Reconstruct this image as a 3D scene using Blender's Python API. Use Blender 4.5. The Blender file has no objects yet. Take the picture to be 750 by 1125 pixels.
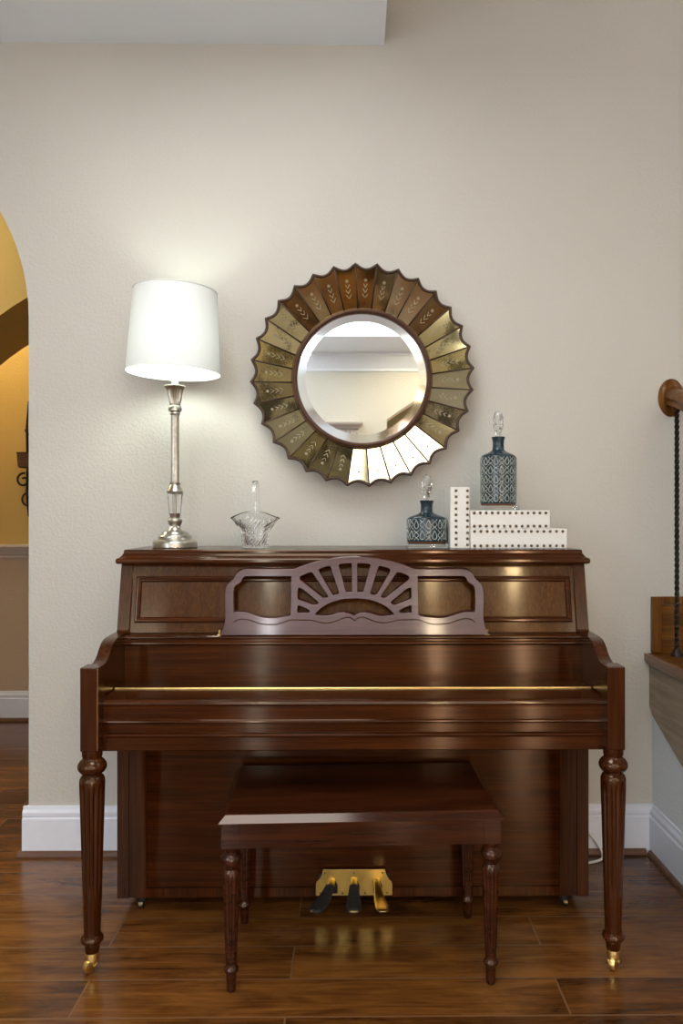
import bpy, bmesh, math, random
from mathutils import Vector, Matrix
random.seed(7)
sc = bpy.context.scene
COL = sc.collection
PI = math.pi

# ---------------------------------------------------------------- materials
def srgb(r, g, b):
    def c(v):
        v /= 255.0
        return v / 12.92 if v <= 0.04045 else ((v + 0.055) / 1.055) ** 2.4
    return (c(r), c(g), c(b), 1.0)

def new_mat(name):
    m = bpy.data.materials.new(name)
    m.use_nodes = True
    nt = m.node_tree
    return m, nt, nt.nodes['Principled BSDF']

def N(nt, t, **kw):
    n = nt.nodes.new(t)
    for k, v in kw.items():
        setattr(n, k, v)
    return n

def ramp(nt, fac, stops):
    r = N(nt, 'ShaderNodeValToRGB')
    el = r.color_ramp.elements
    while len(el) < len(stops):
        el.new(0.5)
    for e, (p, c) in zip(el, stops):
        e.position = p
        e.color = c
    nt.links.new(fac, r.inputs['Fac'])
    return r.outputs['Color']

def coords(nt, scale, kind='Object', rot=(0, 0, 0)):
    tc = N(nt, 'ShaderNodeTexCoord')
    mp = N(nt, 'ShaderNodeMapping')
    mp.inputs['Scale'].default_value = scale
    mp.inputs['Rotation'].default_value = rot
    nt.links.new(tc.outputs[kind], mp.inputs['Vector'])
    return mp.outputs['Vector']

def noise(nt, vec, scale, detail=4.0, rough=0.55, dist=0.0):
    n = N(nt, 'ShaderNodeTexNoise')
    n.inputs['Scale'].default_value = scale
    n.inputs['Detail'].default_value = detail
    n.inputs['Roughness'].default_value = rough
    n.inputs['Distortion'].default_value = dist
    nt.links.new(vec, n.inputs['Vector'])
    return n.outputs['Fac']

def bump(nt, b, h, strength, dist):
    bn = N(nt, 'ShaderNodeBump')
    bn.inputs['Strength'].default_value = strength
    bn.inputs['Distance'].default_value = dist
    nt.links.new(h, bn.inputs['Height'])
    nt.links.new(bn.outputs['Normal'], b.inputs['Normal'])

def plain(name, col, rough=0.5, metal=0.0, vary=0.06, scale=30, spec=0.5):
    m, nt, b = new_mat(name)
    f = noise(nt, coords(nt, (1, 1, 1)), scale)
    lo = tuple(max(0, c * (1 - vary)) for c in col[:3]) + (1,)
    hi = tuple(min(1, c * (1 + vary)) for c in col[:3]) + (1,)
    nt.links.new(ramp(nt, f, [(0.3, lo), (0.7, hi)]), b.inputs['Base Color'])
    b.inputs['Roughness'].default_value = rough
    b.inputs['Metallic'].default_value = metal
    b.inputs['Specular IOR Level'].default_value = spec
    return m

def paint(name, col, bs=0.45):
    m, nt, b = new_mat(name)
    v = coords(nt, (1, 1, 1))
    f = noise(nt, v, 1.3, 2)
    lo = tuple(c * 0.96 for c in col[:3]) + (1,)
    nt.links.new(ramp(nt, f, [(0.3, lo), (0.7, col)]), b.inputs['Base Color'])
    b.inputs['Roughness'].default_value = 0.75
    b.inputs['Specular IOR Level'].default_value = 0.25
    h = noise(nt, v, 85, 3, 0.6)
    bump(nt, b, h, bs, 0.006)
    return m

def wood(name, dark, mid, light, grain='X', rough=0.25, spec=0.5, aniso=0.0, freq=1.0, coat=0.0, tint=(1, 1, 1, 1), amt=0.35):
    m, nt, b = new_mat(name)
    b.inputs['Specular Tint'].default_value = tint
    s = {'X': (1.2, 14, 14), 'Y': (14, 1.2, 14), 'Z': (14, 14, 1.2)}[grain]
    s = tuple(a * freq for a in s)
    v = coords(nt, s)
    f1 = noise(nt, v, 2.2, 6, 0.6, 0.6)
    s2 = {'X': (3, 160, 160), 'Y': (160, 3, 160), 'Z': (160, 160, 3)}[grain]
    f2 = noise(nt, coords(nt, tuple(a * freq for a in s2)), 1.0, 3, 0.6)
    mx = N(nt, 'ShaderNodeMix')
    mx.data_type = 'FLOAT'
    mx.inputs[0].default_value = amt
    nt.links.new(f1, mx.inputs[2])
    nt.links.new(f2, mx.inputs[3])
    nt.links.new(ramp(nt, mx.outputs[0], [(0.30, dark), (0.5, mid), (0.72, light)]), b.inputs['Base Color'])
    b.inputs['Roughness'].default_value = rough
    b.inputs['Specular IOR Level'].default_value = spec
    b.inputs['Anisotropic'].default_value = aniso
    b.inputs['Coat Weight'].default_value = coat
    b.inputs['Coat Roughness'].default_value = 0.06
    if aniso:
        cv = N(nt, 'ShaderNodeCombineXYZ')
        cv.inputs[0].default_value = 0.0
        cv.inputs[1].default_value = 0.4
        cv.inputs[2].default_value = 1.0
        nt.links.new(cv.outputs[0], b.inputs['Tangent'])
    return m

def emit(name, col, strength):
    m = bpy.data.materials.new(name)
    m.use_nodes = True
    nt = m.node_tree
    nt.nodes.clear()
    e = N(nt, 'ShaderNodeEmission')
    e.inputs['Color'].default_value = col
    e.inputs['Strength'].default_value = strength
    o = N(nt, 'ShaderNodeOutputMaterial')
    nt.links.new(e.outputs[0], o.inputs[0])
    return m

def glass(name, col=(1, 1, 1, 1), ior=1.45, rough=0.0):
    m, nt, b = new_mat(name)
    b.inputs['Base Color'].default_value = col
    b.inputs['Transmission Weight'].default_value = 1.0
    b.inputs['Roughness'].default_value = rough
    b.inputs['IOR'].default_value = ior
    return m

def floor_mat():
    m, nt, b = new_mat('hardwood_floor')
    tc = N(nt, 'ShaderNodeTexCoord')
    mp = N(nt, 'ShaderNodeMapping')
    mp.inputs['Location'].default_value = (0.17, -0.013, 0)
    nt.links.new(tc.outputs['Object'], mp.inputs['Vector'])
    br = N(nt, 'ShaderNodeTexBrick')
    br.offset = 0.43
    br.inputs['Color1'].default_value = (0, 0, 0, 1)
    br.inputs['Color2'].default_value = (1, 1, 1, 1)
    br.inputs['Mortar'].default_value = (0.5, 0.5, 0.5, 1)
    br.inputs['Scale'].default_value = 1.0
    br.inputs['Mortar Size'].default_value = 0.003
    br.inputs['Mortar Smooth'].default_value = 0.3
    br.inputs['Brick Width'].default_value = 1.25
    br.inputs['Row Height'].default_value = 0.158
    nt.links.new(mp.outputs['Vector'], br.inputs['Vector'])
    # per-plank offset of the grain
    vm = N(nt, 'ShaderNodeVectorMath', operation='MULTIPLY_ADD')
    vm.inputs[1].default_value = (7, 3, 11)
    nt.links.new(br.outputs['Color'], vm.inputs[0])
    nt.links.new(tc.outputs['Object'], vm.inputs[2])
    m2 = N(nt, 'ShaderNodeMapping')
    m2.inputs['Scale'].default_value = (2.0, 7.5, 1)
    nt.links.new(vm.outputs[0], m2.inputs['Vector'])
    g = noise(nt, m2.outputs['Vector'], 1.6, 6, 0.62, 0.8)
    m3 = N(nt, 'ShaderNodeMapping')
    m3.inputs['Scale'].default_value = (6, 110, 1)
    nt.links.new(vm.outputs[0], m3.inputs['Vector'])
    g2 = noise(nt, m3.outputs['Vector'], 1.0, 3, 0.6)
    a1 = N(nt, 'ShaderNodeMath', operation='MULTIPLY_ADD')
    a1.inputs[1].default_value = 0.30
    nt.links.new(g2, a1.inputs[0])
    a2 = N(nt, 'ShaderNodeMath', operation='MULTIPLY')
    a2.inputs[1].default_value = 0.62
    nt.links.new(g, a2.inputs[0])
    nt.links.new(a2.outputs[0], a1.inputs[2])
    a3 = N(nt, 'ShaderNodeMath', operation='MULTIPLY_ADD')
    a3.inputs[1].default_value = 0.14
    nt.links.new(br.outputs['Color'], a3.inputs[0])
    nt.links.new(a1.outputs[0], a3.inputs[2])
    col = ramp(nt, a3.outputs[0], [(0.34, srgb(42, 22, 8)), (0.50, srgb(92, 54, 22)), (0.68, srgb(132, 84, 36))])
    mx = N(nt, 'ShaderNodeMix')
    mx.data_type = 'RGBA'
    nt.links.new(br.outputs['Fac'], mx.inputs[0])
    nt.links.new(col, mx.inputs[6])
    mx.inputs[7].default_value = srgb(118, 84, 52)
    nt.links.new(mx.outputs[2], b.inputs['Base Color'])
    b.inputs['Roughness'].default_value = 0.2
    b.inputs['Specular IOR Level'].default_value = 0.5
    hb = N(nt, 'ShaderNodeMath', operation='MULTIPLY_ADD')
    hb.inputs[1].default_value = -1.0
    nt.links.new(br.outputs['Fac'], hb.inputs[0])
    hs = N(nt, 'ShaderNodeMath', operation='MULTIPLY')
    hs.inputs[1].default_value = 0.6
    nt.links.new(g, hs.inputs[0])
    nt.links.new(hs.outputs[0], hb.inputs[2])
    bump(nt, b, hb.outputs[0], 0.35, 0.004)
    return m

M = {}
M['wall'] = paint('wall_paint', srgb(202, 199, 189))
M['stairwall'] = paint('stair_wall_paint', srgb(226, 232, 234))
M['ceil'] = paint('ceiling_paint', srgb(234, 240, 248), 0.1)
M['amber'] = paint('amber_paint', srgb(204, 174, 104))
M['hall_low'] = paint('beige_paint', srgb(196, 174, 148))
M['white'] = plain('white_trim_paint', srgb(228, 233, 242), 0.4, vary=0.02)
M['railpaint'] = plain('taupe_trim_paint', srgb(190, 178, 168), 0.45, vary=0.02)
M['floor'] = floor_mat()
M['shoe'] = wood('shoe_moulding_wood', srgb(70, 44, 30), srgb(98, 66, 46), srgb(120, 84, 60), rough=0.4)
dk, md, lt = srgb(32, 12, 2), srgb(56, 24, 6), srgb(80, 39, 11)
AMB = (1.0, 0.80, 0.56, 1)
M['mahog'] = wood('mahogany', dk, md, lt, 'X', 0.14, 0.40, 0.9, tint=AMB, amt=0.5)
M['mahog_z'] = wood('mahogany_upright_grain', dk, md, lt, 'Z', 0.14, 0.40, 0.9, tint=AMB, amt=0.5)
M['mahog_fig'] = wood('mahogany_figured', srgb(42, 18, 3), srgb(66, 33, 7), srgb(90, 50, 13), 'Z', 0.115, 0.5, 0.9, freq=2.2, tint=AMB, amt=0.6)
M['turned'] = wood('mahogany_turned', dk, md, lt, 'Z', 0.16, 0.5, tint=AMB, amt=0.5)
M['desk'] = wood('mahogany_desk', srgb(54, 26, 20), srgb(68, 35, 27), srgb(80, 42, 33), 'X', 0.15, 0.75, 0.9, tint=(1, 0.9, 0.86, 1))
M['bench'] = wood('bench_mahogany', srgb(32, 12, 4), srgb(56, 25, 10), srgb(78, 38, 16), 'X', 0.12, 0.5, tint=(1, 0.86, 0.74, 1))
M['dark'] = plain('dark_recess', srgb(20, 11, 7), 0.6)
M['brass'] = plain('polished_brass', srgb(236, 204, 130), 0.28, 1.0, 0.08)
M['brassplate'] = plain('brushed_brass_plate', srgb(226, 196, 112), 0.36, 1.0, 0.06)
M['felt'] = plain('black_pedal_cover', srgb(40, 39, 39), 0.75, vary=0.5, scale=160)
M['silver'] = plain('antique_silver', srgb(190, 186, 174), 0.3, 1.0, 0.22, 60)
M['silverdark'] = plain('antique_silver_recess', srgb(120, 108, 86), 0.4, 1.0, 0.2, 60)
M['socket'] = plain('white_socket_tube', srgb(226, 230, 224), 0.4, vary=0.02)
M['clear'] = glass('clear_crystal', (1, 1, 1, 1), 1.48)
M['acrylic'] = glass('clear_acrylic', (0.98, 1, 0.98, 1), 1.15)
M['leather'] = plain('white_leather', srgb(228, 227, 220), 0.55, vary=0.025, scale=90)
M['pages'] = plain('cream_page_edge', srgb(214, 206, 188), 0.8)
M['nail'] = plain('antique_nailhead', srgb(112, 98, 74), 0.32, 1.0, 0.2)
M['iron'] = plain('dark_iron', srgb(52, 44, 36), 0.45, 0.7, 0.3, 90)
M['oak'] = wood('golden_oak', srgb(44, 22, 4), srgb(98, 58, 16), srgb(138, 88, 30), 'X', 0.32, 0.4, freq=1.3, tint=AMB)
M['oak_z'] = wood('golden_oak_upright', srgb(44, 22, 4), srgb(98, 58, 16), srgb(138, 88, 30), 'Z', 0.32, 0.4, freq=1.3, tint=AMB)
M['stringer'] = wood('greyed_stringer_wood', srgb(112, 97, 78), srgb(146, 129, 108), srgb(170, 154, 132), 'Y', 0.4, 0.5, freq=1.6)  # dark-stained wood; its pale glare is put into the colour
M['nosing'] = wood('nosing_wood', srgb(92, 64, 46), srgb(122, 90, 68), srgb(140, 106, 82), 'Y', 0.35, 0.5)
M['bronze'] = plain('bronze_frame', srgb(88, 62, 48), 0.38, 0.35, 0.15, 50)
M['bronze_dark'] = plain('dark_bronze_edge', srgb(66, 48, 34), 0.4, 0.35, 0.2, 50)
M['cord'] = plain('white_cord', srgb(222, 222, 216), 0.5)
M['candle'] = plain('ivory_candle', srgb(214, 190, 140), 0.6)
M['bottlebrown'] = plain('bare_clay_rim', srgb(112, 74, 50), 0.7)

def mirror_mat(name, rough, k=1.0):
    m, nt, b = new_mat(name)
    b.inputs['Base Color'].default_value = (0.86 * k, 0.87 * k, 0.84 * k, 1)
    b.inputs['Metallic'].default_value = 1.0
    b.inputs['Roughness'].default_value = rough
    return m
M['mirror'] = mirror_mat('silvered_mirror', 0.012)
M['bevel'] = mirror_mat('ground_bevel', 0.07, 0.86)

def antique_mat(k, tint, spots):
    m, nt, b = new_mat('antique_gold_mirror')
    v = coords(nt, (1, 1, 1))
    mp = v.node
    mp.inputs['Location'].default_value = (k * 3.1, k * 1.7, k * 2.3)
    f = noise(nt, v, 9, 2, 0.5, 0.4)
    g = noise(nt, v, 220, 2, 0.7)
    a = N(nt, 'ShaderNodeMath', operation='MULTIPLY_ADD')
    a.inputs[1].default_value = 0.45
    nt.links.new(g, a.inputs[0])
    nt.links.new(f, a.inputs[2])
    d = tuple(c * 0.28 for c in tint[:3]) + (1,)
    nt.links.new(ramp(nt, a.outputs[0], [(spots, d), (spots + 0.13, tint)]), b.inputs['Base Color'])
    b.inputs['Metallic'].default_value = 1.0
    b.inputs['Roughness'].default_value = 0.09
    return m
ANT = [antique_mat(1, (0.53, 0.42, 0.20, 1), 0.58), antique_mat(2, (0.50, 0.41, 0.22, 1), 0.66),
       antique_mat(3, (0.58, 0.49, 0.29, 1), 0.50), antique_mat(4, (0.52, 0.40, 0.17, 1), 0.62)]
M['etch'] = plain('etched_frost', srgb(158, 148, 120), 0.7, 0.0)

def shade_mat():
    m = bpy.data.materials.new('white_lampshade_fabric')
    m.use_nodes = True
    nt = m.node_tree
    nt.nodes.clear()
    tr = N(nt, 'ShaderNodeBsdfTranslucent')
    df = N(nt, 'ShaderNodeBsdfDiffuse')
    v = coords(nt, (300, 300, 300))
    f = noise(nt, v, 1.0, 2)
    c = ramp(nt, f, [(0.2, (0.22, 0.235, 0.226, 1)), (0.8, (0.24, 0.255, 0.246, 1))])
    nt.links.new(c, tr.inputs['Color'])
    df.inputs['Color'].default_value = (0.80, 0.82, 0.80, 1)
    mx = N(nt, 'ShaderNodeMixShader')
    mx.inputs[0].default_value = 0.86
    nt.links.new(tr.outputs[0], mx.inputs[1])
    nt.links.new(df.outputs[0], mx.inputs[2])
    o = N(nt, 'ShaderNodeOutputMaterial')
    nt.links.new(mx.outputs[0], o.inputs[0])
    return m
M['shade'] = shade_mat()

def glaze_mat():
    m, nt, b = new_mat('blue_reactive_glaze')
    f = noise(nt, coords(nt, (1, 1, 1)), 26, 4, 0.6, 0.3)
    nt.links.new(ramp(nt, f, [(0.3, srgb(20, 31, 36)), (0.52, srgb(31, 50, 60)), (0.75, srgb(54, 76, 86))]), b.inputs['Base Color'])
    b.inputs['Roughness'].default_value = 0.16
    return m
M['glaze'] = glaze_mat()
M['relief'] = plain('pale_glaze_relief', srgb(150, 158, 152), 0.25, vary=0.25, scale=60)

# ---------------------------------------------------------------- geometry helpers
def obj(name, bm, mats, parent=None, smooth=False, angle=None):
    me = bpy.data.meshes.new(name)
    bmesh.ops.recalc_face_normals(bm, faces=bm.faces[:])
    bm.to_mesh(me)
    bm.free()
    if not isinstance(mats, (list, tuple)):
        mats = [mats]
    for m in mats:
        me.materials.append(m)
    if smooth:
        for p in me.polygons:
            p.use_smooth = True
        if angle is not None:
            try:
                me.set_sharp_from_angle(angle=math.radians(angle))
            except Exception:
                pass
    o = bpy.data.objects.new(name, me)
    COL.objects.link(o)
    if parent is not None:
        o.parent = parent
    return o

def thing(name, label, cat, loc=(0, 0, 0), rot=(0, 0, 0), group=None):
    o = bpy.data.objects.new(name, None)
    o.empty_display_size = 0.05
    COL.objects.link(o)
    o.location = loc
    o.rotation_euler = rot
    o['label'] = label
    o['category'] = cat
    if group:
        o['group'] = group
    return o

def tag(o, label, cat, group=None):
    o['label'] = label
    o['category'] = cat
    if group:
        o['group'] = group
    return o

def struct(name, bm, mats, **kw):
    o = obj(name, bm, mats, **kw)
    o['kind'] = 'structure'
    return o

def box(bm, x0, x1, y0, y1, z0, z1, mi=0, bev=0.0):
    vs = [bm.verts.new(p) for p in ((x0, y0, z0), (x1, y0, z0), (x1, y1, z0), (x0, y1, z0),
                                    (x0, y0, z1), (x1, y0, z1), (x1, y1, z1), (x0, y1, z1))]
    fs = []
    for f in ((0, 1, 2, 3), (4, 5, 6, 7), (0, 1, 5, 4), (1, 2, 6, 5), (2, 3, 7, 6), (3, 0, 4, 7)):
        q = bm.faces.new([vs[i] for i in f])
        q.material_index = mi
        fs.append(q)
    if bev:
        es = set()
        for f in fs:
            es.update(f.edges)
        bmesh.ops.bevel(bm, geom=list(es), offset=bev, segments=2, affect='EDGES', profile=0.6)

def B(*a, **k):
    bm = bmesh.new()
    box(bm, *a, **k)
    return bm

def prism(bm, pts, a0, a1, plane='XZ', mi=0):
    """extrude the 2D outline pts along the axis missing from plane"""
    def p3(u, v, a):
        return {'XZ': (u, a, v), 'YZ': (a, u, v), 'XY': (u, v, a)}[plane]
    f0 = [bm.verts.new(p3(u, v, a0)) for u, v in pts]
    f1 = [bm.verts.new(p3(u, v, a1)) for u, v in pts]
    n = len(pts)
    faces = [bm.faces.new(f0), bm.faces.new(f1[::-1])]
    for i in range(n):
        faces.append(bm.faces.new((f0[i], f1[i], f1[(i + 1) % n], f0[(i + 1) % n])))
    for f in faces:
        f.material_index = mi
        f.normal_update()
    bmesh.ops.triangulate(bm, faces=faces[:2], ngon_method='EAR_CLIP')

def Pr(pts, a0, a1, plane='XZ'):
    bm = bmesh.new()
    prism(bm, pts, a0, a1, plane)
    return bm

def lathe(bm, prof, n=32, c=(0, 0, 0), mi=0, flute=None):
    """prof: (r, z) bottom to top; flute=(count, depth, z0, z1)"""
    rings = []
    for r, z in prof:
        ring = []
        for i in range(n):
            t = 2 * PI * i / n
            rr = r
            if flute and flute[2] <= z <= flute[3]:
                rr = r * (1 - flute[1] * (0.5 + 0.5 * math.cos(flute[0] * t)) ** 2)
            ring.append(bm.verts.new((c[0] + rr * math.cos(t), c[1] + rr * math.sin(t), c[2] + z)))
        rings.append(ring)
    for a, b in zip(rings, rings[1:]):
        for i in range(n):
            bm.faces.new((a[i], a[(i + 1) % n], b[(i + 1) % n], b[i])).material_index = mi
    bm.faces.new(rings[0][::-1]).material_index = mi
    bm.faces.new(rings[-1]).material_index = mi

def La(prof, n=32, c=(0, 0, 0), flute=None):
    bm = bmesh.new()
    lathe(bm, prof, n, c, 0, flute)
    return bm

def tube(bm, pts, r, n=10, mi=0, closed=False, twist=0.0):
    pts = [Vector(p) for p in pts]
    m = len(pts)
    rs = r if isinstance(r, (list, tuple)) else [r] * m
    rings = []
    up = None
    for i, p in enumerate(pts):
        if closed:
            d = pts[(i + 1) % m] - pts[i - 1]
        else:
            d = pts[min(i + 1, m - 1)] - pts[max(i - 1, 0)]
        d = d.normalized() if d.length > 0 else Vector((0, 0, 1))
        if up is None:
            up = Vector((0, 0, 1)) if abs(d.z) < 0.9 else Vector((1, 0, 0))
        u = (up - d * up.dot(d))
        u = u.normalized() if u.length > 1e-6 else d.orthogonal().normalized()
        up = u
        w = d.cross(u)
        ring = []
        for k in range(n):
            t = 2 * PI * k / n + twist * i
            ring.append(bm.verts.new(p + (u * math.cos(t) + w * math.sin(t)) * rs[i]))
        rings.append(ring)
    pr = list(zip(rings, rings[1:]))
    if closed:
        pr.append((rings[-1], rings[0]))
    for a, b in pr:
        for k in range(n):
            bm.faces.new((a[k], a[(k + 1) % n], b[(k + 1) % n], b[k])).material_index = mi
    if not closed:
        bm.faces.new(rings[0][::-1]).material_index = mi
        bm.faces.new(rings[-1]).material_index = mi

def rect_rings(bm, x0, x1, y0, y1, rings, mi=0):
    """stack of rectangles: rings = (outward offset, z)"""
    R = []
    for o, z in rings:
        R.append([bm.verts.new(p) for p in ((x0 - o, y0 - o, z), (x1 + o, y0 - o, z), (x1 + o, y1 + o, z), (x0 - o, y1 + o, z))])
    for a, b in zip(R, R[1:]):
        for i in range(4):
            bm.faces.new((a[i], a[(i + 1) % 4], b[(i + 1) % 4], b[i])).material_index = mi
    bm.faces.new(R[0][::-1]).material_index = mi
    bm.faces.new(R[-1]).material_index = mi

def smooth_path(pts, closed=False, sub=4):
    """Catmull-Rom through 2D/3D points"""
    P = [Vector(p) for p in pts]
    n = len(P)
    out = []
    segs = n if closed else n - 1
    for i in range(segs):
        p1, p2 = P[i], P[(i + 1) % n]
        p0 = P[i - 1] if closed or i > 0 else p1
        p3 = P[(i + 2) % n] if closed or i + 2 < n else p2
        for k in range(sub):
            t = k / sub
            out.append(0.5 * ((2 * p1) + (p2 - p0) * t + (2 * p0 - 5 * p1 + 4 * p2 - p3) * t * t + (3 * p1 - p0 - 3 * p2 + p3) * t ** 3))
    if not closed:
        out.append(P[-1])
    return out

def flat_with_holes(name, outline, holes, thick, bev=0.0012):
    """2D filled curve (x, y) with holes, extruded by thick, as a mesh datablock"""
    cu = bpy.data.curves.new(name, 'CURVE')
    cu.dimensions = '2D'
    cu.fill_mode = 'BOTH'
    cu.extrude = thick / 2 - bev
    cu.bevel_depth = bev
    cu.bevel_resolution = 1
    for pts in [outline] + holes:
        sp = cu.splines.new('POLY')
        sp.points.add(len(pts) - 1)
        for q, p in zip(sp.points, pts):
            q.co = (p[0], p[1], 0, 1)
        sp.use_cyclic_u = True
    tmp = bpy.data.objects.new('tmp', cu)
    COL.objects.link(tmp)
    dg = bpy.context.evaluated_depsgraph_get()
    me = bpy.data.meshes.new_from_object(tmp.evaluated_get(dg))
    bpy.data.objects.remove(tmp)
    bm = bmesh.new()
    bm.from_mesh(me)
    bpy.data.meshes.remove(me)
    bmesh.ops.remove_doubles(bm, verts=bm.verts[:], dist=1e-5)
    return bm

def arc(cx, cz, r, a0, a1, n):
    return [(cx + r * math.cos(math.radians(a0 + (a1 - a0) * i / n)), cz + r * math.sin(math.radians(a0 + (a1 - a0) * i / n))) for i in range(n + 1)]

# ================================================================ THE SETTING
ZC = 2.985      # ceiling
YB = -5.57      # far wall behind the photographer
XL, XR = -3.2, 3.2
XE = 0.113      # edge of the low ceiling, foyer rises beyond it
ZF = 5.2

# wall behind the piano, with the arched opening at its left end
ax, az, ar = -1.995, 1.97, 0.80
pts = [(ax + ar, 0.0)] + arc(ax, az, ar, 0, 180, 40) + [(ax - ar, 0.0), (XL, 0.0), (XL, ZF), (XR, ZF), (XR, 0.0)]
struct('wall_back', Pr(pts, 0.0, 0.15), M['wall'])
struct('floor', B(-5.2, XR, YB - 1.8, 1.9, -0.05, 0.0), M['floor'])
bm = bmesh.new()
box(bm, XL, XE, YB, 0.0, ZC, ZC + 0.12)
box(bm, XE, XR, YB, -2.6, ZC, ZC + 0.12)
struct('ceiling', bm, M['ceil'])
struct('ceiling_foyer', B(XE, XR, -2.6, 0.0, ZF, ZF + 0.1), M['ceil'])
bm = bmesh.new()
box(bm, XE - 0.12, XE, -2.6, 0.0, ZC + 0.02, ZF)
box(bm, XE, XR, -2.72, -2.6, ZC + 0.02, ZF)
struct('wall_foyer_upper', bm, M['wall'])
struct('wall_left', B(XL - 0.12, XL, YB, 0.0, 0.0, ZC), M['wall'])
struct('wall_right', B(XR, XR + 0.12, YB, 0.0, 0.0, ZF), M['wall'])
# far wall with its arched opening and hall beyond
pts = [(0.36, 0.0)] + [(0.36, 2.28)] + [(0.36 + 1.5 * i / 24, 2.28 + 0.34 * math.sin(PI * i / 24)) for i in range(1, 25)] + [(1.86, 0.0), (XR, 0.0), (XR, ZC), (XL, ZC), (XL, 0.0)]
struct('wall_front', Pr(pts, YB - 0.35, YB), M['wall'])
bm = bmesh.new()
box(bm, -0.3, 2.6, YB - 1.75, YB - 1.65, 0, ZC)
box(bm, -0.4, -0.3, YB - 1.75, YB - 0.35, 0, ZC)
box(bm, 2.6, 2.7, YB - 1.75, YB - 0.35, 0, ZC)
box(bm, -0.4, 2.7, YB - 1.75, YB - 0.35, ZC, ZC + 0.1)
struct('wall_passage', bm, paint('khaki_paint', srgb(168, 164, 132)))
# crown moulding of the far wall
prof = [(YB, 2.80), (YB + 0.014, 2.80), (YB + 0.018, 2.83), (YB + 0.05, 2.875), (YB + 0.09, 2.945), (YB + 0.12, 2.955), (YB + 0.125, ZC), (YB, ZC)]
struct('trim_1', Pr(prof, XL, XR, 'YZ'), M['white'], smooth=True, angle=25)
# door casing with dentil cornice on the far wall
bm = bmesh.new()
box(bm, -1.15, -0.09, YB, YB + 0.04, 0.0, 2.04, 1)
box(bm, -1.25, -1.11, YB, YB + 0.06, 0.0, 2.08)
box(bm, -0.13, 0.01, YB, YB + 0.06, 0.0, 2.08)
box(bm, -1.27, 0.03, YB, YB + 0.07, 2.02, 2.12)
for i in range(27):
    x = -1.26 + i * 0.0475
    box(bm, x, x + 0.026, YB + 0.07, YB + 0.09, 2.11, 2.165)
box(bm, -1.28, 0.04, YB, YB + 0.07, 2.12, 2.17)
rect_rings(bm, -1.29, 0.05, YB, YB + 0.09, [(0, 2.17), (0.01, 2.185), (0.045, 2.215), (0.05, 2.235)])
struct('door_1', bm, [M['railpaint'], M['white']])

# skylight strip in the ceiling, added far windows and a side window
sky = emit('daylight_sky', (0.90, 0.95, 1.0, 1), 6.0)
bm = bmesh.new()
box(bm, -1.1, 1.35, -4.58, -4.02, ZC - 0.012, ZC - 0.004)
pane = struct('window_1', bm, sky)
struct('window_4', B(-0.86, 0.098, -2.25, -0.86, ZC - 0.012, ZC - 0.004), emit('overhead_skylight', (0.97, 0.98, 1.0, 1), 7.0))
bm = bmesh.new()
for a in ((-0.90, -0.86, -2.29, -0.82), (0.098, 0.112, -2.29, -0.82), (-0.86, 0.098, -2.29, -2.25), (-0.86, 0.098, -0.86, -0.82)):
    box(bm, *a, ZC - 0.025, ZC)
struct('trim_8', bm, M['white'])
bm = bmesh.new()
for a in ((-1.16, -1.1, -4.64, -3.96), (1.35, 1.41, -4.64, -3.96), (-1.1, 1.35, -4.64, -4.58), (-1.1, 1.35, -4.02, -3.96)):
    box(bm, *a, ZC - 0.03, ZC)
struct('trim_2', bm, M['white'])

def far_fill_window(n, x0, x1, z0, z1, mat):  # unseen windows added as soft fill for the whole room
    y = YB
    w = struct('window_%d' % n, B(x0, x1, y, y + 0.01, z0, z1), mat)
    bm = bmesh.new()
    xm, zm = (x0 + x1) / 2, (z0 + z1) / 2
    for xx, wd in ((x0 - 0.07, 0.07), (xm - 0.02, 0.04), (x1, 0.07)):
        box(bm, xx, xx + wd, y, y + 0.05, z0 - 0.08, z1 + 0.08)
    for zz, h in ((z0 - 0.08, 0.08), (zm - 0.02, 0.04), (z1, 0.08)):
        box(bm, x0, x1, y, y + 0.046, zz, zz + h)
    obj('window_frame', bm, M['white'], w)
day = emit('window_daylight', (0.94, 0.97, 1.0, 1), 3.6)
far_fill_window(2, -3.1, -1.9, 1.2, 2.6, day)
far_fill_window(3, 2.15, 3.0, 1.2, 2.6, day)
struct('window_9', B(XL, XL + 0.01, -5.35, -4.15, 0.9, 2.55), emit('side_daylight', (0.86, 0.93, 1.0, 1), 7.0))
bm = bmesh.new()
for a in ((-5.43, -5.35, 0.82, 2.63), (-4.15, -4.07, 0.82, 2.63), (-4.77, -4.73, 0.9, 2.55)):
    box(bm, XL, XL + 0.05, *a)
for a in ((-5.35, -4.15, 0.82, 0.9), (-5.35, -4.15, 2.55, 2.63)):
    box(bm, XL, XL + 0.048, *a)
struct('trim_12', bm, M['white'])

# unseen upper window on the right wall, added to brighten the foyer
struct('window_5', B(XR - 0.01, XR, -2.2, -0.8, 3.3, 4.7), emit('foyer_daylight', (0.97, 0.97, 1.0, 1), 3.0))
bm = bmesh.new()
for a in ((-2.28, -2.2, 3.22, 4.78), (-0.8, -0.72, 3.22, 4.78), (-1.52, -1.48, 3.3, 4.7)):
    box(bm, XR - 0.05, XR, *a)
for a in ((-2.2, -0.8, 3.22, 3.3), (-2.2, -0.8, 4.7, 4.78)):
    box(bm, XR - 0.048, XR, *a)
struct('trim_9', bm, M['white'])
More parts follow.
